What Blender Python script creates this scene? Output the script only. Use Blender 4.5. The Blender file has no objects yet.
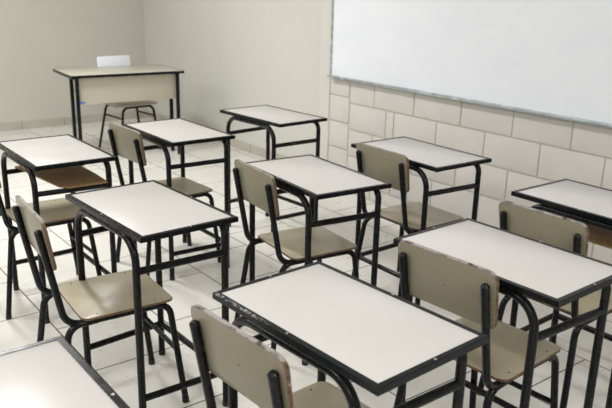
import bpy, bmesh, math, random
from mathutils import Vector, Matrix
random.seed(7)
C = bpy.context.scene.collection
R = math.radians

# ------------------------------------------------------------------ materials
def new_mat(name):
    m = bpy.data.materials.new(name); m.use_nodes = True
    nt = m.node_tree; b = nt.nodes['Principled BSDF']
    return m, nt, b
def N(nt, t, **kw):
    n = nt.nodes.new(t)
    for k, v in kw.items():
        if k.startswith('in_'):
            n.inputs[k[3:].replace('_', ' ')].default_value = v
        else: setattr(n, k, v)
    return n
def ramp(nt, fac, stops):
    r = nt.nodes.new('ShaderNodeValToRGB')
    e = r.color_ramp.elements
    while len(e) < len(stops): e.new(0.5)
    for el, (p, c) in zip(e, stops):
        el.position = p; el.color = (*c, 1) if len(c) == 3 else c
    nt.links.new(fac, r.inputs['Fac']); return r
def mix(nt, fac, a, b):
    n = nt.nodes.new('ShaderNodeMix'); n.data_type = 'RGBA'
    if isinstance(fac, float): n.inputs[0].default_value = fac
    else: nt.links.new(fac, n.inputs[0])
    for s, v in ((6, a), (7, b)):
        if isinstance(v, tuple): n.inputs[s].default_value = (*v, 1)
        else: nt.links.new(v, n.inputs[s])
    return n.outputs[2]
def coords(nt, kind='Object'):
    return nt.nodes.new('ShaderNodeTexCoord').outputs[kind]
def noise(nt, vec, scale, detail=4, rough=.55):
    n = N(nt, 'ShaderNodeTexNoise', in_Scale=scale, in_Detail=detail, in_Roughness=rough)
    nt.links.new(vec, n.inputs['Vector']); return n.outputs['Fac']
def bump(nt, b, h, strength, dist=.002):
    n = N(nt, 'ShaderNodeBump', in_Strength=strength, in_Distance=dist)
    nt.links.new(h, n.inputs['Height']); nt.links.new(n.outputs[0], b.inputs['Normal'])

def simple(name, col, rough, var=.0, scale=8, metallic=0, spec=.5, bmp=0, bscale=60):
    m, nt, b = new_mat(name)
    v = coords(nt)
    f = noise(nt, v, scale)
    lo = tuple(c * (1 - var) for c in col); hi = tuple(min(1, c * (1 + var)) for c in col)
    r = ramp(nt, f, [(.35, lo), (.65, hi)])
    nt.links.new(r.outputs[0], b.inputs['Base Color'])
    b.inputs['Roughness'].default_value = rough; b.inputs['Metallic'].default_value = metallic
    b.inputs['Specular IOR Level'].default_value = spec
    if bmp: bump(nt, b, noise(nt, v, bscale), bmp)
    return m

def white_laminate():
    m, nt, b = new_mat('white_laminate'); v = coords(nt)
    base = ramp(nt, noise(nt, v, 5), [(.3, (.575, .552, .538)), (.7, (.60, .577, .562))])
    spots = ramp(nt, noise(nt, v, 38, 2), [(.755, (0, 0, 0)), (.79, (1, 1, 1))])
    c = mix(nt, spots.outputs[0], base.outputs[0], (.5, .46, .42))
    nt.links.new(c, b.inputs['Base Color'])
    b.inputs['Roughness'].default_value = .3; b.inputs['Specular IOR Level'].default_value = .35
    return m
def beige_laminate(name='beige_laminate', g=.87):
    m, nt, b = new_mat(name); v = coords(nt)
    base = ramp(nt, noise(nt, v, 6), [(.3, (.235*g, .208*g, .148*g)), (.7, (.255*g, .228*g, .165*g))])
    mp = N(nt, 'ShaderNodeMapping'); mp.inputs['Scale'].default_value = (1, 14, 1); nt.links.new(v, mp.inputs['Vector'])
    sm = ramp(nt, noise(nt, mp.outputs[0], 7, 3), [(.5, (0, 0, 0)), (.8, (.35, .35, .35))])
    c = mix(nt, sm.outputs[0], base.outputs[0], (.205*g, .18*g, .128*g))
    spots = ramp(nt, noise(nt, v, 30, 2), [(.76, (0, 0, 0)), (.79, (1, 1, 1))])
    c = mix(nt, spots.outputs[0], c, (.22, .18, .12))
    nt.links.new(c, b.inputs['Base Color'])
    b.inputs['Roughness'].default_value = .33; b.inputs['Specular IOR Level'].default_value = .4
    return m
def black_paint(name='black_painted_steel', wear=.82, sp=.22):
    m, nt, b = new_mat(name); v = coords(nt)
    sc = ramp(nt, noise(nt, v, 55, 5, .7), [(wear, (0, 0, 0)), (wear + .03, (1, 1, 1))])
    base = ramp(nt, noise(nt, v, 9), [(.3, (.003, .004, .005)), (.7, (.006, .007, .008))])
    c = mix(nt, sc.outputs[0], base.outputs[0], (.28, .28, .28))
    nt.links.new(c, b.inputs['Base Color'])
    rr = ramp(nt, noise(nt, v, 30), [(.3, (.2,) * 3), (.7, (.34,) * 3)])
    nt.links.new(rr.outputs[0], b.inputs['Roughness']); b.inputs['Specular IOR Level'].default_value = sp
    return m
def edge_worn():
    # steel edging: black paint rubbed through to grey metal along one stretch of the student's edge
    m, nt, b = new_mat('worn_black_edging'); v = coords(nt)
    sep = N(nt, 'ShaderNodeSeparateXYZ'); nt.links.new(v, sep.inputs[0])
    zx = N(nt, 'ShaderNodeMapRange'); zx.inputs['From Min'].default_value = -.06; zx.inputs['From Max'].default_value = -.12
    nt.links.new(sep.outputs[0], zx.inputs['Value'])
    zy = N(nt, 'ShaderNodeMapRange'); zy.inputs['From Min'].default_value = -.1765; zy.inputs['From Max'].default_value = -.1785
    nt.links.new(sep.outputs[1], zy.inputs['Value'])
    mu = N(nt, 'ShaderNodeMath', operation='MULTIPLY'); nt.links.new(zx.outputs[0], mu.inputs[0]); nt.links.new(zy.outputs[0], mu.inputs[1])
    ns = ramp(nt, noise(nt, v, 110, 5, .7), [(.50, (0, 0, 0)), (.56, (1, 1, 1))])
    zz = N(nt, 'ShaderNodeMath', operation='GREATER_THAN'); zz.inputs[1].default_value = .7585; nt.links.new(sep.outputs[2], zz.inputs[0])
    m3 = N(nt, 'ShaderNodeMath', operation='MULTIPLY'); nt.links.new(mu.outputs[0], m3.inputs[0]); nt.links.new(zz.outputs[0], m3.inputs[1]); mu = m3
    ms = N(nt, 'ShaderNodeMath', operation='MULTIPLY'); nt.links.new(mu.outputs[0], ms.inputs[0]); nt.links.new(ns.outputs[0], ms.inputs[1])
    c = mix(nt, ms.outputs[0], (.008, .010, .012), (.33, .33, .33))
    nt.links.new(c, b.inputs['Base Color']); b.inputs['Roughness'].default_value = .34; b.inputs['Specular IOR Level'].default_value = .16
    return m
def top_edge(nt, v, col, grey, dark):
    # the upper edge of the backrest is rubbed down to pale grey, with dark chips
    sep = N(nt, 'ShaderNodeSeparateXYZ'); nt.links.new(v, sep.inputs[0])
    g = N(nt, 'ShaderNodeMath', operation='GREATER_THAN'); g.inputs[1].default_value = .797; nt.links.new(sep.outputs[2], g.inputs[0])
    r = ramp(nt, noise(nt, v, 26, 4, .6), [(.52, grey), (.60, dark)])
    return mix(nt, g.outputs[0], col, r.outputs[0])
def ply(name, a, c2, sc=(1, 30, 30)):
    m, nt, b = new_mat(name); v = coords(nt)
    mp = N(nt, 'ShaderNodeMapping'); mp.inputs['Scale'].default_value = sc; nt.links.new(v, mp.inputs['Vector'])
    r = ramp(nt, noise(nt, mp.outputs[0], 6, 6), [(.3, a), (.7, c2)])
    nt.links.new(top_edge(nt, v, r.outputs[0], (.27, .25, .21), (.16, .14, .115)), b.inputs['Base Color']); b.inputs['Roughness'].default_value = .6
    return m
def chipped_edge():
    m, nt, b = new_mat('chipped_black_brown_edge'); v = coords(nt)
    r = ramp(nt, noise(nt, v, 45, 4, .7), [(.42, (.045, .028, .018)), (.5, (.13, .075, .04)), (.62, (.16, .09, .05)), (.66, (.4, .36, .32))])
    nt.links.new(top_edge(nt, v, r.outputs[0], (.29, .265, .26), (.045, .03, .02)), b.inputs['Base Color']); b.inputs['Roughness'].default_value = .55
    return m
def floor_mat():
    m, nt, b = new_mat('ceramic_floor_tiles'); v = coords(nt)
    mp = N(nt, 'ShaderNodeMapping'); nt.links.new(v, mp.inputs['Vector'])
    mp.inputs['Location'].default_value = (3.265 + .45 * 40, -.945 + .44 * 40, 0)
    br = N(nt, 'ShaderNodeTexBrick', offset=.5, offset_frequency=2, squash=1)
    for k, val in (('Scale', 1.0), ('Mortar Size', .0033), ('Mortar Smooth', .15), ('Bias', 0), ('Brick Width', .45), ('Row Height', .44)):
        br.inputs[k].default_value = val
    br.inputs['Color1'].default_value = (.78, .765, .725, 1); br.inputs['Color2'].default_value = (.81, .795, .755, 1)
    br.inputs['Mortar'].default_value = (.05, .046, .038, 1)
    nt.links.new(mp.outputs[0], br.inputs['Vector'])
    cl = ramp(nt, noise(nt, v, 3.5, 6), [(.35, (.93, .925, .91)), (.7, (1, 1, 1))])
    mu = N(nt, 'ShaderNodeMix'); mu.data_type = 'RGBA'; mu.blend_type = 'MULTIPLY'; mu.inputs[0].default_value = 1
    nt.links.new(br.outputs['Color'], mu.inputs[6]); nt.links.new(cl.outputs[0], mu.inputs[7])
    sp = ramp(nt, noise(nt, v, 14, 2), [(.745, (0, 0, 0)), (.77, (1, 1, 1))])
    sp2 = ramp(nt, noise(nt, v, 46, 2), [(.755, (0, 0, 0)), (.775, (1, 1, 1))])
    ad = N(nt, 'ShaderNodeMath', operation='MAXIMUM'); nt.links.new(sp.outputs[0], ad.inputs[0]); nt.links.new(sp2.outputs[0], ad.inputs[1])
    c = mix(nt, ad.outputs[0], mu.outputs[2], (.13, .11, .085))
    nt.links.new(c, b.inputs['Base Color'])
    rr = ramp(nt, noise(nt, v, 5, 5), [(.3, (.24,) * 3), (.7, (.38,) * 3)])
    nt.links.new(rr.outputs[0], b.inputs['Roughness'])
    inv = N(nt, 'ShaderNodeMath', operation='SUBTRACT'); inv.inputs[0].default_value = 1; nt.links.new(br.outputs['Fac'], inv.inputs[1])
    bump(nt, b, inv.outputs[0], .35, .002)
    return m
def board_mat():
    m, nt, b = new_mat('whiteboard_laminate'); v = coords(nt)
    mp = N(nt, 'ShaderNodeMapping'); mp.inputs['Scale'].default_value = (1, 1, 2.2); mp.inputs['Rotation'].default_value = (0, .5, 0)
    nt.links.new(v, mp.inputs['Vector'])
    r = ramp(nt, noise(nt, mp.outputs[0], 2.2, 6, .65), [(.3, (.775, .80, .865)), (.7, (.83, .85, .91))])
    nt.links.new(r.outputs[0], b.inputs['Base Color']); b.inputs['Roughness'].default_value = .3
    b.inputs['Specular IOR Level'].default_value = .3
    return m
def alu_mat():
    m, nt, b = new_mat('scuffed_aluminium'); v = coords(nt)
    mp = N(nt, 'ShaderNodeMapping'); mp.inputs['Scale'].default_value = (1, 3, 3); nt.links.new(v, mp.inputs['Vector'])
    r = ramp(nt, noise(nt, mp.outputs[0], 14, 5, .6), [(.35, (.36, .41, .44)), (.55, (.47, .52, .55)), (.7, (.74, .77, .79))])
    nt.links.new(r.outputs[0], b.inputs['Base Color']); b.inputs['Metallic'].default_value = .6
    b.inputs['Roughness'].default_value = .35
    return m
def shelf_mat():
    m, nt, b = new_mat('bare_brown_board'); v = coords(nt)
    mp = N(nt, 'ShaderNodeMapping'); mp.inputs['Scale'].default_value = (2, 9, 1); nt.links.new(v, mp.inputs['Vector'])
    r = ramp(nt, noise(nt, mp.outputs[0], 9, 6), [(.3, (.17, .095, .035)), (.7, (.29, .175, .075))])
    sp = ramp(nt, noise(nt, v, 60, 2), [(.70, (0, 0, 0)), (.74, (1, 1, 1))])
    c = mix(nt, sp.outputs[0], r.outputs[0], (.10, .05, .02))
    nt.links.new(c, b.inputs['Base Color']); b.inputs['Roughness'].default_value = .65
    return m
def baseboard_mat():
    m, nt, b = new_mat('tile_baseboard'); v = coords(nt)
    sep = N(nt, 'ShaderNodeSeparateXYZ'); nt.links.new(v, sep.inputs[0])
    cx = N(nt, 'ShaderNodeMath', operation='ADD'); nt.links.new(sep.outputs[0], cx.inputs[0]); nt.links.new(sep.outputs[1], cx.inputs[1])
    pp = N(nt, 'ShaderNodeMath', operation='PINGPONG'); pp.inputs[1].default_value = .225
    sb = N(nt, 'ShaderNodeMath', operation='ADD'); sb.inputs[1].default_value = 40*.45 - 2.235 + 7.74
    nt.links.new(cx.outputs[0], sb.inputs[0]); nt.links.new(sb.outputs[0], pp.inputs[0])
    j = N(nt, 'ShaderNodeMath', operation='LESS_THAN'); j.inputs[1].default_value = .004; nt.links.new(pp.outputs[0], j.inputs[0])
    base = ramp(nt, noise(nt, v, 4), [(.3, (.45, .42, .36)), (.7, (.52, .49, .43))])
    pk = ramp(nt, noise(nt, v, 3.2, 2), [(.66, (0, 0, 0)), (.72, (.7, .7, .7))])
    c = mix(nt, pk.outputs[0], base.outputs[0], (.40, .30, .29))
    c = mix(nt, j.outputs[0], c, (.2, .18, .15))
    nt.links.new(c, b.inputs['Base Color']); b.inputs['Roughness'].default_value = .35
    return m

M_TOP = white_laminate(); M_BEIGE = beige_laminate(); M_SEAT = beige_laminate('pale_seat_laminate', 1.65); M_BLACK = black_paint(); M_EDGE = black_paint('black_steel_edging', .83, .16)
M_WORN = edge_worn(); M_PLY = ply('brown_plywood_edge', (.09, .055, .035), (.17, .11, .07)); M_CHIP = chipped_edge()
M_RIVET = simple('bright_rivet', (.5, .5, .5), .35, .05, metallic=.5)
M_RUB = simple('black_rubber', (.012, .012, .012), .7, .2)
M_FLOOR = floor_mat(); M_BOARD = board_mat(); M_ALU = alu_mat(); M_SHELF = shelf_mat(); M_BASE = baseboard_mat()
M_WALL = simple('grey_beige_wall_paint', (.57, .545, .485), .75, .025, 1.2, bmp=.15, bscale=40)
M_WALL2 = simple('pale_cream_wall_paint', (.605, .60, .56), .7, .02, 1.2, bmp=.15, bscale=40)
M_BLOCK = simple('cream_painted_block', (.615, .585, .555), .7, .03, 5, bmp=.9, bscale=26)
M_CEIL = simple('white_ceiling_paint', (.7, .69, .66), .8, .01)
M_TDESK = simple('cream_desk_laminate', (.52, .50, .41), .25, .03, 4)
M_PANEL = simple('beige_modesty_panel', (.50, .46, .375), .45, .03, 3)
M_PLAS = simple('white_plastic', (.72, .75, .80), .4, .01)
M_BLUE = simple('blue_label', (.12, .2, .75), .5, .05)
M_DRKBEIGE = simple('beige_seat_plywood', (.42, .39, .31), .4, .04)

# ------------------------------------------------------------------ mesh helpers
def link(name, bm, mats, parent=None, smooth=True, angle=35):
    me = bpy.data.meshes.new(name); bm.normal_update(); bm.to_mesh(me); bm.free()
    for m in (mats if isinstance(mats, (list, tuple)) else [mats]): me.materials.append(m)
    if smooth:
        for p in me.polygons: p.use_smooth = True
        try: me.set_sharp_from_angle(angle=R(angle))
        except Exception: pass
    o = bpy.data.objects.new(name, me); C.objects.link(o)
    if parent: o.parent = parent
    return o
def fillet(pts, rad, seg=7):
    pts = [Vector(p) for p in pts]; out = [pts[0]]
    for i in range(1, len(pts) - 1):
        a, p, b = pts[i - 1], pts[i], pts[i + 1]
        r = rad[i - 1] if isinstance(rad, (list, tuple)) else rad
        u = (a - p).normalized(); w = (b - p).normalized(); ang = u.angle(w)
        if r <= 0 or ang > 3.1: out.append(p); continue
        d = r / math.tan(ang / 2); d = min(d, (a - p).length * .98, (b - p).length * .98); rr = d * math.tan(ang / 2)
        bis = (u + w).normalized(); cen = p + bis * (rr / math.sin(ang / 2))
        s = p + u * d - cen; e = p + w * d - cen; th = s.angle(e)
        for k in range(seg + 1):
            t = k / seg
            out.append(cen + (s * math.sin((1 - t) * th) + e * math.sin(t * th)) / math.sin(th))
    out.append(pts[-1]); return out
def tube(bm, pts, r, rad=0, seg=7, n=12, squash=None, capround=False):
    P = fillet(pts, rad, seg) if rad else [Vector(p) for p in pts]
    if capround:
        d0 = (P[0] - P[1]).normalized()
        P = [P[0] + d0 * r * .45] + P
    t0 = (P[1] - P[0]).normalized()
    up = Vector((0, 0, 1)) if abs(t0.z) < .9 else Vector((1, 0, 0))
    nx = t0.cross(up).normalized(); prev = t0; rings = []
    for i, p in enumerate(P):
        if i == 0: t = t0
        elif i == len(P) - 1: t = (P[i] - P[i - 1]).normalized()
        else: t = ((P[i] - P[i - 1]).normalized() + (P[i + 1] - P[i]).normalized()).normalized()
        q = prev.rotation_difference(t); nx = (q @ nx).normalized(); prev = t
        ny = t.cross(nx).normalized()
        rr = r * .6 if (capround and i == 0) else r
        rings.append([bm.verts.new(p + nx * math.cos(2 * math.pi * k / n) * rr + ny * math.sin(2 * math.pi * k / n) * rr) for k in range(n)])
    for a, b in zip(rings, rings[1:]):
        for k in range(n):
            bm.faces.new((a[k], a[(k + 1) % n], b[(k + 1) % n], b[k]))
    bm.faces.new(rings[0][::-1]); bm.faces.new(rings[-1])
    return bm
def box(bm, x0, x1, y0, y1, z0, z1, bev=0, mi=0, M=None):
    b2 = bmesh.new()
    v = [b2.verts.new((x, y, z)) for x in (x0, x1) for y in (y0, y1) for z in (z0, z1)]
    for f in ((0, 1, 3, 2), (4, 6, 7, 5), (0, 4, 5, 1), (2, 3, 7, 6), (0, 2, 6, 4), (1, 5, 7, 3)):
        b2.faces.new([v[i] for i in f])
    if bev: bmesh.ops.bevel(b2, geom=b2.edges[:], offset=bev, segments=2, affect='EDGES', profile=.5)
    for f in b2.faces: f.material_index = mi
    if M: bmesh.ops.transform(b2, matrix=M, verts=b2.verts)
    me = bpy.data.meshes.new('tmp'); b2.to_mesh(me); b2.free(); bm.from_mesh(me); bpy.data.meshes.remove(me)
    return bm
def round_poly(w, h, r, seg=5, wb=None):
    """outline in (u,v): half width w at the top, wb at the bottom, v in +-h, rounded corners"""
    wb = wb or w; r = r if isinstance(r, (list, tuple)) else [r] * 4
    cs = [(-wb, -h), (wb, -h), (w, h), (-w, h)]; out = []
    for i, (cx, cy) in enumerate(cs):
        p = Vector((cx, cy, 0)); a = Vector((*cs[i - 1], 0)); b = Vector((*cs[(i + 1) % 4], 0))
        f = fillet([a, p, b], r[i], seg)[1:-1]
        out += [(q.x, q.y) for q in f]
    return out
def plate(outline, th, M, bev=.0015, curve=0):
    """thin board: faces slot 0, side slot 1; M maps (u,v,w); w runs 0..th"""
    bm = bmesh.new(); n = len(outline)
    def f(u, v, w): return M @ Vector((u, v, w + curve * u * u))
    def inset(k):
        return [(u * (1 - k / max(abs(u), .05)) if u else 0, v * (1 - k / max(abs(v), .05)) if v else 0) for u, v in outline]
    ins = inset(bev)
    L = [[bm.verts.new(f(u, v, w)) for u, v in o] for o, w in ((ins, 0), (outline, bev), (outline, th - bev), (ins, th))]
    for a, b in zip(L, L[1:]):
        for k in range(n):
            fc = bm.faces.new((a[k], a[(k + 1) % n], b[(k + 1) % n], b[k])); fc.material_index = 1
    bm.faces.new(L[0][::-1]); bm.faces.new(L[-1])
    return bm
def empty(name, loc, rz=0, label=None, cat=None, group=None):
    o = bpy.data.objects.new(name, None); C.objects.link(o); o.empty_display_size = .2
    o.location = loc; o.rotation_euler = (0, 0, rz)
    tag(o, label, cat, group); return o
def tag(o, label=None, cat=None, group=None, kind=None):
    for k, v in (('label', label), ('category', cat), ('group', group), ('kind', kind)):
        if v: o[k] = v
    return o
def copy_tree(o, parent=None):
    c = o.copy(); C.objects.link(c); c.parent = parent
    for ch in list(o.children): copy_tree(ch, c)
    return c
def struct(name, bm, m, smooth=False):
    o = link(name, bm, m, None, smooth); o['kind'] = 'structure'; return o

# ------------------------------------------------------------------ room shell
XB, YW, YS, YL, XR, ZC = -7.74, 3.55, 3.66, -3.2, 2.6, 2.95      # back wall, block wall, smooth wall, left wall, rear wall, ceiling
XP0, XP1 = -4.417, -4.29                                          # plaster pilaster between smooth and block wall
bm = bmesh.new(); box(bm, XB - .2, XR + .2, YL - .2, YS + .2, -.08, 0); struct('floor', bm, M_FLOOR)
bm = bmesh.new(); box(bm, XB - .2, XR + .2, YL - .2, YS + .2, ZC, ZC + .1); struct('ceiling', bm, M_CEIL)
bm = bmesh.new(); box(bm, XB - .15, XB, YL - .15, YS + .15, 0, ZC); struct('wall_back', bm, M_WALL)
bm = bmesh.new(); box(bm, XB, XP0 + .02, YS, YS + .15, 0, ZC); struct('wall_right', bm, M_WALL2)
bm = bmesh.new(); box(bm, XP0, XP1, YW - .004, YS + .15, 0, ZC, .006); struct('trim_1', bm, M_WALL2)
bm = bmesh.new(); box(bm, XB - .15, XR + .15, YL - .15, YL, 0, ZC); struct('wall_left', bm, M_WALL2)
bm = bmesh.new(); box(bm, XR, XR + .15, YL, YS + .15, 0, ZC); struct('wall_front', bm, M_WALL2)
# painted concrete blocks, one mesh: mortar bed plus raised blocks
bm = bmesh.new(); box(bm, XP1, XR, YW + .0065, YS + .15, 0, ZC, 0, 1)
def block(x0, x1, z0, z1):
    g = .0032; d = random.uniform(-.0012, .0012)
    box(bm, x0 + g, x1 - g, YW + d, YW + .012, max(z0 + g, 0.001), min(z1 - g, ZC), .0075)
zs = [-.11 + .2 * k for k in range(17)]
for k in range(16):
    z0, z1 = zs[k] + .002 * (k % 2), zs[k + 1]
    j = [XP1]
    odd = k % 2
    j.append(-4.057)
    if odd: j += [-3.66, -3.58]; xx = -3.18
    else: j += [-3.79]; xx = -3.39
    while xx < XR: j.append(xx + random.uniform(-.006, .006)); xx += .4
    j.append(XR)
    for n_, (a, b) in enumerate(zip(j, j[1:])):
        if n_ == 0: block(a, b, z0 + .038, z1 + .038)
        elif b - a > .03: block(a, b, z0, z1)
struct('wall_board', bm, [M_BLOCK, simple('painted_mortar', (.50, .475, .41), .8, .06, 20)], True)
# tiled baseboards
def baseb(name, x0, x1, y0, y1):
    b = bmesh.new(); box(b, x0, x1, y0, y1, 0, .082, .002); struct(name, b, M_BASE)
baseb('baseboard_back', XB, XB + .01, YL, YS)
baseb('baseboard_right', XB + .01, XP0, YS - .01, YS)

# ------------------------------------------------------------------ whiteboard
WB0, WB1, WZ0, WZ1 = -4.262, -.35, .862, 2.1
wb = empty('whiteboard', ((WB0 + WB1) / 2, YW - .002, WZ0), 0, 'long white dry-erase board in a thin aluminium frame on the painted block wall', 'whiteboard')
hx = (WB1 - WB0) / 2; hz = WZ1 - WZ0
b = bmesh.new(); box(b, -hx + .012, hx - .012, -.022, -.002, .012, hz - .012); link('writing_surface', b, M_BOARD, wb, False)
for nm, a in (('frame_rail', (-hx, hx, -.052, 0, 0, .017)), ('frame_rail', (-hx, hx, -.032, 0, hz - .024, hz)),
              ('frame_stile', (-hx, -hx + .018, -.031, -.0005, .024, hz - .024)), ('frame_stile', (hx - .018, hx, -.031, -.0005, .024, hz - .024))):
    b = bmesh.new(); box(b, *a, .002); link(nm, b, M_ALU, wb)
for sx in (-.87, -.84):
    b = bmesh.new(); tube(b, [(sx, -.0532, .010), (sx, -.050, .010)], .0035); link('screw', b, M_BLACK, wb)

# ------------------------------------------------------------------ student desk
W, D, HT = .60, .372, .76
LXF, LYF, LXB, LYB = .230, .172, .247, .163      # front (student side) and back leg positions
TR = .0132
def make_desk(label, worn=False, shelf=None, low=.145, front=False):
    t = empty('student_desk', (0, 0, 0), 0, label, 'desk', 'student desks')
    b = bmesh.new(); box(b, -W/2 + .011, W/2 - .011, -D/2 + .011, D/2 - .011, HT - .016, HT - .0004, .0006)
    link('tabletop', b, M_TOP, t)
    # steel edging: L profile, flat lip on top and a lip down the side
    b = bmesh.new(); lip = .0155; dn = .0165
    prof = [(0, 0), (0, -dn), (.003, -dn), (.003, -.004), (lip, -.004), (lip, .0012), (.002, .0012)]   # (inward, z)
    rings = []
    for sx, sy in ((-1, -1), (1, -1), (1, 1), (-1, 1)):
        rings.append([b.verts.new((sx * (W/2 - i), sy * (D/2 - i), HT + z)) for i, z in prof])
    n = len(prof)
    for k in range(4):
        A, B = rings[k], rings[(k + 1) % 4]
        for i in range(n): b.faces.new((A[i], B[i], B[(i + 1) % n], A[(i + 1) % n]))
    bmesh.ops.recalc_face_normals(b, faces=b.faces)
    e = link('edge_frame', b, M_WORN if worn else M_EDGE, t, True, 25)
    for x, y in ((0, -D/2 + .007), (0, D/2 - .007), (-W/2 + .007, 0), (W/2 - .007, 0)):
        b = bmesh.new(); tube(b, [(x, y, HT + .0022), (x, y, HT - .001)], .0034, n=10); link('rivet', b, M_RIVET, e)
    zt = HT - .018 - TR
    for sy, lx, ly in ((-1, LXF, LYF), (1, LXB, LYB)):
        for sx in (-1, 1):
            b = bmesh.new()
            tube(b, [(0 if sx < 0 else .0, sy * ly, zt), (sx * lx, sy * ly, zt), (sx * lx, sy * ly, .012)], TR, [.085 if sy < 0 else .045], 9)
            lg = link('leg', b, M_BLACK, t)
            b = bmesh.new(); tube(b, [(sx * lx, sy * ly, .02), (sx * lx, sy * ly, 0)], TR + .001); link('foot_cap', b, M_RUB, lg)
    for sx in (-1, 1):
        for z, r in ((.62, .0125), (low, .0125)):
            b = bmesh.new(); tube(b, [(sx * LXF, -LYF + .004, z), (sx * LXB, LYB - .004, z)], r); link('side_rail', b, M_BLACK, t)
    b = bmesh.new(); tube(b, [(-LXB + .004, LYB, low), (LXB - .004, LYB, low)], .012); link('back_rail', b, M_BLACK, t)
    if front:
        b = bmesh.new(); tube(b, [(-LXF + .004, -LYF, low), (LXF - .004, -LYF, low)], .012); link('front_rail', b, M_BLACK, t)
    if shelf:
        b = bmesh.new(); pts = shelf; th = .008; z0 = .6335
        top = [b.verts.new((x, y, z0 + th)) for x, y in pts]; bot = [b.verts.new((x, y, z0)) for x, y in pts]
        b.faces.new(top); b.faces.new(bot[::-1])
        for i in range(len(pts)):
            j = (i + 1) % len(pts); b.faces.new((top[j], top[i], bot[i], bot[j]))
        bmesh.ops.recalc_face_normals(b, faces=b.faces)
        tag(link('book_shelf', b, M_SHELF, t, False), 'bare brown board shelf')
    return t
def sub_copy(src, loc, rz, label, worn=False, shelf=None):
    c = copy_tree(src); c.location = loc; c.rotation_euler = (0, 0, rz); c['label'] = label
    return c
desks = [
 ('A', -1.225, 1.080, 3.0, 'white-topped school desk front and centre, its student-side black edge rubbed to grey'),
 ('B', -1.257, 1.764, 1.4, 'white-topped school desk in the front right, with the largest beige backrest before it'),
 ('C', -2.306, 1.078, 2.2, 'white-topped school desk left of centre, at the chair whose whole seat shows'),
 ('D', -3.364, 1.103, 0.0, 'white-topped desk at the left edge with a brown book shelf under its top'),
 ('E', -2.352, 1.871, -4.5, 'white-topped school desk at the centre of the group, turned slightly from the others'),
 ('F', -3.631, 2.551, 3.7, 'white-topped school desk farthest back by the smooth wall, with no chair'),
 ('G', -3.491, 1.817, 0.1, 'white-topped school desk just in front of the big teacher desk'),
 ('H', -2.410, 2.578, -1.2, 'white-topped school desk alongside the block wall under the whiteboard corner'),
 ('I', -1.392, 2.546, -0.4, 'white-topped desk at the right edge with a brown shelf, near the block wall'),
 ('J', -1.202, 0.292, 0.2, 'white-topped school desk cut off in the bottom left corner, with a bright glare spot'),
]
pos = {d[0]: d for d in desks}
d0 = None
for k, x, y, a, lab in desks:
    if k == 'A': o = make_desk(lab, worn=True)
    elif k == 'D': o = make_desk(lab, shelf=[(-.244, -.118), (-.10, -.098), (.215, -.062), (.262, -.03), (.262, .150), (.10, .158), (-.244, .158)])
    elif k == 'I': o = make_desk(lab, shelf=[(-.20, -.13), (.262, -.13), (.262, .158), (-.244, .158), (-.244, -.08)])
    elif k in 'FH': o = make_desk(lab, low=.168, front=(k == 'H'))
    elif d0 is None: o = d0 = make_desk(lab)
    else: o = copy_tree(d0); o['label'] = lab
    o.location = (x, y, 0); o.rotation_euler = (0, 0, R(a))

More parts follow.
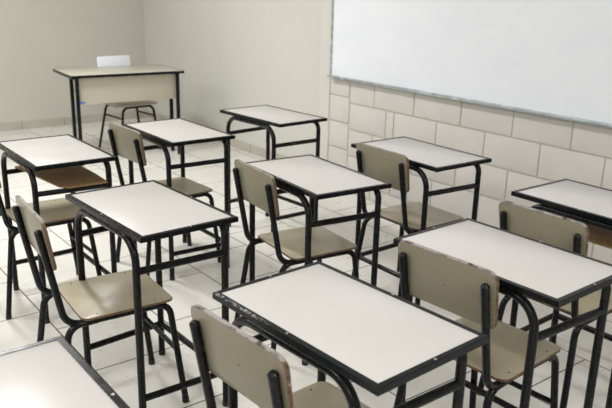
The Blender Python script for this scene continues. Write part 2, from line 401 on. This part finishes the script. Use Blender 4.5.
# ------------------------------------------------------------------ student chair
SW, SD, SZ = .175, .168, .437
CR = .0122
def make_chair(label, chipped=False):
    t = empty('school_chair', (0, 0, 0), 0, label, 'chair', 'school chairs')
    side = M_CHIP if chipped else M_PLY
    o2 = round_poly(SW - .004, SD, .03, wb=SW)
    bmx = plate(o2, .009, Matrix.Translation((0, 0, SZ - .009)))
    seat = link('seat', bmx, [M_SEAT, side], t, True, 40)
    b = bmesh.new()
    for sx in (-1, 1):
        for sy in (-.11, .1):
            b = bmesh.new(); tube(b, [(sx * .150, sy, SZ + .0008), (sx * .150, sy, SZ - .004)], .003, n=8); link('rivet', b, M_BLACK, seat)
    # backrest: lower edge (y -.234, z .629), upper edge (y -.263, z .805); front face forward
    lo, hi = Vector((0, -.234, .627)), Vector((0, -.264, .807))
    v = (hi - lo).normalized(); u = Vector((1, 0, 0)); w = v.cross(u).normalized() * -1   # w points to the front? fixed below
    if w.y < 0: w = -w
    cen = (lo + hi) / 2; h = (hi - lo).length / 2
    M = Matrix(((u.x, v.x, w.x, cen.x), (u.y, v.y, w.y, cen.y), (u.z, v.z, w.z, cen.z), (0, 0, 0, 1)))
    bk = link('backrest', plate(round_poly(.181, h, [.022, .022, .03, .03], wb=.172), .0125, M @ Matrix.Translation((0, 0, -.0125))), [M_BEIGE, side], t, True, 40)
    b = bmesh.new(); q = M @ Vector((.0, -.005, -.0129)); tube(b, [q, q + w * .003], .0032, n=8); link('screw', b, M_CHIP, bk)
    sl = (hi - lo).y / (hi - lo).z
    def post(z): return -.234 + sl * (z - .629) - .0125 - CR
    zr = SZ - .009 - CR
    yb = post(zr)
    for sx in (-1, 1):
        xu = .149
        b = bmesh.new()
        tube(b, [(sx * xu, post(.753), .753), (sx * xu, yb + .006, zr), (sx * .15, .02, zr)], CR, [.062], 9)
        pp = link('back_post', b, M_BLACK, t)
        b = bmesh.new(); tube(b, [(sx * xu, post(.763), .763), (sx * xu, post(.752), .752)], CR + .0002, capround=True); link('end_cap', b, M_BLACK, pp)
        b = bmesh.new()
        tube(b, [(sx * .15, .02, zr), (sx * .152, .152, zr), (sx * .168, .2, .012)], CR, [.05], 8)
        lg = link('leg', b, M_BLACK, t)
        b = bmesh.new(); tube(b, [(sx * .1675, .1985, .022), (sx * .168, .2, 0)], CR + .001); link('foot_cap', b, M_RUB, lg)
        b = bmesh.new()
        tube(b, [(sx * .150, -.11, zr - .001), (sx * .152, -.210, zr - .003), (sx * .178, -.267, .012)], CR, [.052], 8)
        lg = link('leg', b, M_BLACK, t)
        b = bmesh.new(); tube(b, [(sx * .1775, -.2655, .022), (sx * .178, -.267, 0)], CR + .001); link('foot_cap', b, M_RUB, lg)
    b = bmesh.new(); tube(b, [(-.160, .1765, .222), (.160, .1765, .222)], .0095); link('front_rail', b, M_BLACK, t)
    b = bmesh.new(); tube(b, [(-.150, -.13, zr), (.150, -.13, zr)], .0095); link('seat_rail', b, M_BLACK, t)
    b = bmesh.new(); tube(b, [(-.150, .09, zr), (.150, .09, zr)], .0095); link('seat_rail', b, M_BLACK, t)
    return t
chairs = [
 (-1.250, 1.040, 3.6, True, 'beige school chair nearest the camera, its chipped backrest before the centre front desk'),
 (-1.294, 1.775, 3.5, True, 'beige school chair at the front right desk, its large backrest chipped along the top'),
 (-2.356, 0.949, -3.8, False, 'beige school chair whose whole seat shows, at the middle left desk'),
 (-2.395, 1.878, -6.6, False, 'beige school chair at the slightly turned desk in the centre of the group'),
 (-3.499, 1.784, 2.0, False, 'beige school chair at the desk just in front of the big teacher desk'),
 (-2.392, 2.578, -1.3, False, 'beige school chair at the desk under the left corner of the whiteboard'),
 (-1.376, 2.373, 0.3, True, 'beige school chair at the right edge desk with the brown shelf, by the block wall'),
 (-3.452, 1.068, 0.0, False, 'beige school chair at the left edge, its seat under the desk with the brown shelf'),
]
proto = {}
for x, y, a, chip, lab in chairs:
    if chip not in proto: o = proto[chip] = make_chair(lab, chip)
    else: o = copy_tree(proto[chip]); o['label'] = lab
    o.location = (x, y, 0); o.rotation_euler = (0, 0, R(a))

# ------------------------------------------------------------------ teacher's desk and chair
t = empty('teacher_desk', (-6.128, 2.64, 0), R(-4.0), 'large cream-topped teacher desk with a beige front panel, at the far wall', 'desk')
b = bmesh.new(); box(b, -.2725, .2725, -.498, .498, .745, .765, .001, 0); link('desktop', b, M_TDESK, t)
b = bmesh.new()
for a in ((-.276, -.2725, -.5015, .5015), (.2725, .276, -.5015, .5015), (-.2725, .2725, -.5015, -.498), (-.2725, .2725, .498, .5015)):
    box(b, *a, .743, .7655)
link('edge_band', b, M_BLACK, t)
b = bmesh.new(); box(b, .208, .222, -.435, .436, .515, .744, .001); pn = link('modesty_panel', b, M_PANEL, t)
b = bmesh.new(); box(b, .2222, .2232, -.430, -.385, .524, .540); link('sticker', b, M_BLUE, pn)
for sy in (-1, 1):
    for x in (.238, .085):
        b = bmesh.new(); box(b, x - .015, x + .015, sy * .450 - .014, sy * .450 + .014, 0, .745, .003); link('leg', b, M_BLACK, t)
    b = bmesh.new(); box(b, -.24, .26, sy * .450 - .010, sy * .450 + .010, .72, .7445, .002); link('top_rail', b, M_BLACK, t)

t = empty('teacher_chair', (-6.315, 2.805, 0), R(-85), 'white-backed chair on black tube legs tucked behind the large teacher desk', 'chair')
b = plate(round_poly(.20, .19, .03), .012, Matrix.Translation((0, 0, .43))); link('seat', b, [M_DRKBEIGE, M_DRKBEIGE], t, True, 40)
lo, hi = Vector((0, -.23, .60)), Vector((0, -.27, .84))
v = (hi - lo).normalized(); w = Vector((1, 0, 0)).cross(v).normalized(); w = -w if w.y < 0 else w; cen = (lo + hi) / 2
M = Matrix(((1, v.x, w.x, cen.x), (0, v.y, w.y, cen.y), (0, v.z, w.z, cen.z), (0, 0, 0, 1)))
link('backrest', plate(round_poly(.168, .122, .02), .012, M), [M_PLAS, M_PLAS], t, True, 40)
for sx in (-1, 1):
    b = bmesh.new(); tube(b, [(sx * .15, -.262, .74), (sx * .15, -.205, .418), (sx * .15, .05, .418)], .011, [.05]); link('back_post', b, M_BLACK, t)
    b = bmesh.new(); tube(b, [(0, .16, .418), (sx * .155, .16, .418), (sx * .20, .19, 0)], .0115, [.06]); link('leg', b, M_BLACK, t)
    b = bmesh.new(); tube(b, [(0, -.14, .418), (sx * .155, -.15, .418), (sx * .225, -.20, 0)], .0115, [.06]); link('leg', b, M_BLACK, t)
    b = bmesh.new(); tube(b, [(sx * .167, -.15, .32), (sx * .167, .165, .32)], .009); link('side_rail', b, M_BLACK, t)

# ------------------------------------------------------------------ lights
def area(name, loc, sx, sy, power, col=(1, .97, .92), rot=(0, 0, 0)):
    l = bpy.data.lights.new(name, 'AREA'); l.shape = 'RECTANGLE'; l.size = sx; l.size_y = sy; l.energy = power; l.color = col
    o = bpy.data.objects.new(name, l); C.objects.link(o); o.location = loc; o.rotation_euler = rot; return o
for x, y, p in ((-5.0, 1.26, 76), (-2.0, 1.26, 17), (1.0, 1.26, 42), (-5.0, -1.6, 58), (-2.0, -1.6, 50), (1.0, -1.6, 48)):
    area('fluorescent_light', (x, y, ZC - .03), 1.25, .35, p, (1, .995, .98))
w = bpy.data.worlds.new('World'); bpy.context.scene.world = w; w.use_nodes = True
w.node_tree.nodes['Background'].inputs[0].default_value = (.9, .95, 1, 1); w.node_tree.nodes['Background'].inputs[1].default_value = .3

# ------------------------------------------------------------------ camera
pitch, roll, psi, H, fpx = R(17.00504), R(1.39949), R(-52.05208), 1.53884, 721.9959
fw = Vector((0, math.cos(pitch), -math.sin(pitch))); u0 = Vector((0, math.sin(pitch), math.cos(pitch))); r0 = Vector((1, 0, 0))
c, s = math.cos(roll), math.sin(roll)
right, up = c * r0 + s * u0, -s * r0 + c * u0
tv, nv = Vector((math.cos(psi), math.sin(psi), 0)), Vector((-math.sin(psi), math.cos(psi), 0))
def room(v): return Vector((v.dot(tv), v.dot(nv), v.z))
right, up, back = room(right), room(up), room(-fw)
cam = bpy.data.cameras.new('Camera'); co = bpy.data.objects.new('Camera', cam); C.objects.link(co)
co.matrix_world = Matrix(((right.x, up.x, back.x, 0), (right.y, up.y, back.y, 0), (right.z, up.z, back.z, H), (0, 0, 0, 1)))
cam.sensor_width = 36; cam.sensor_fit = 'HORIZONTAL'; cam.lens = fpx / 612 * 36; cam.clip_start = .05
cam.dof.use_dof = True; cam.dof.focus_distance = 2.5; cam.dof.aperture_fstop = 5.6
sc = bpy.context.scene; sc.camera = co
sc.view_settings.view_transform = 'Standard'; sc.view_settings.look = 'None'; sc.view_settings.gamma = 1
sc.view_settings.exposure = -0.02
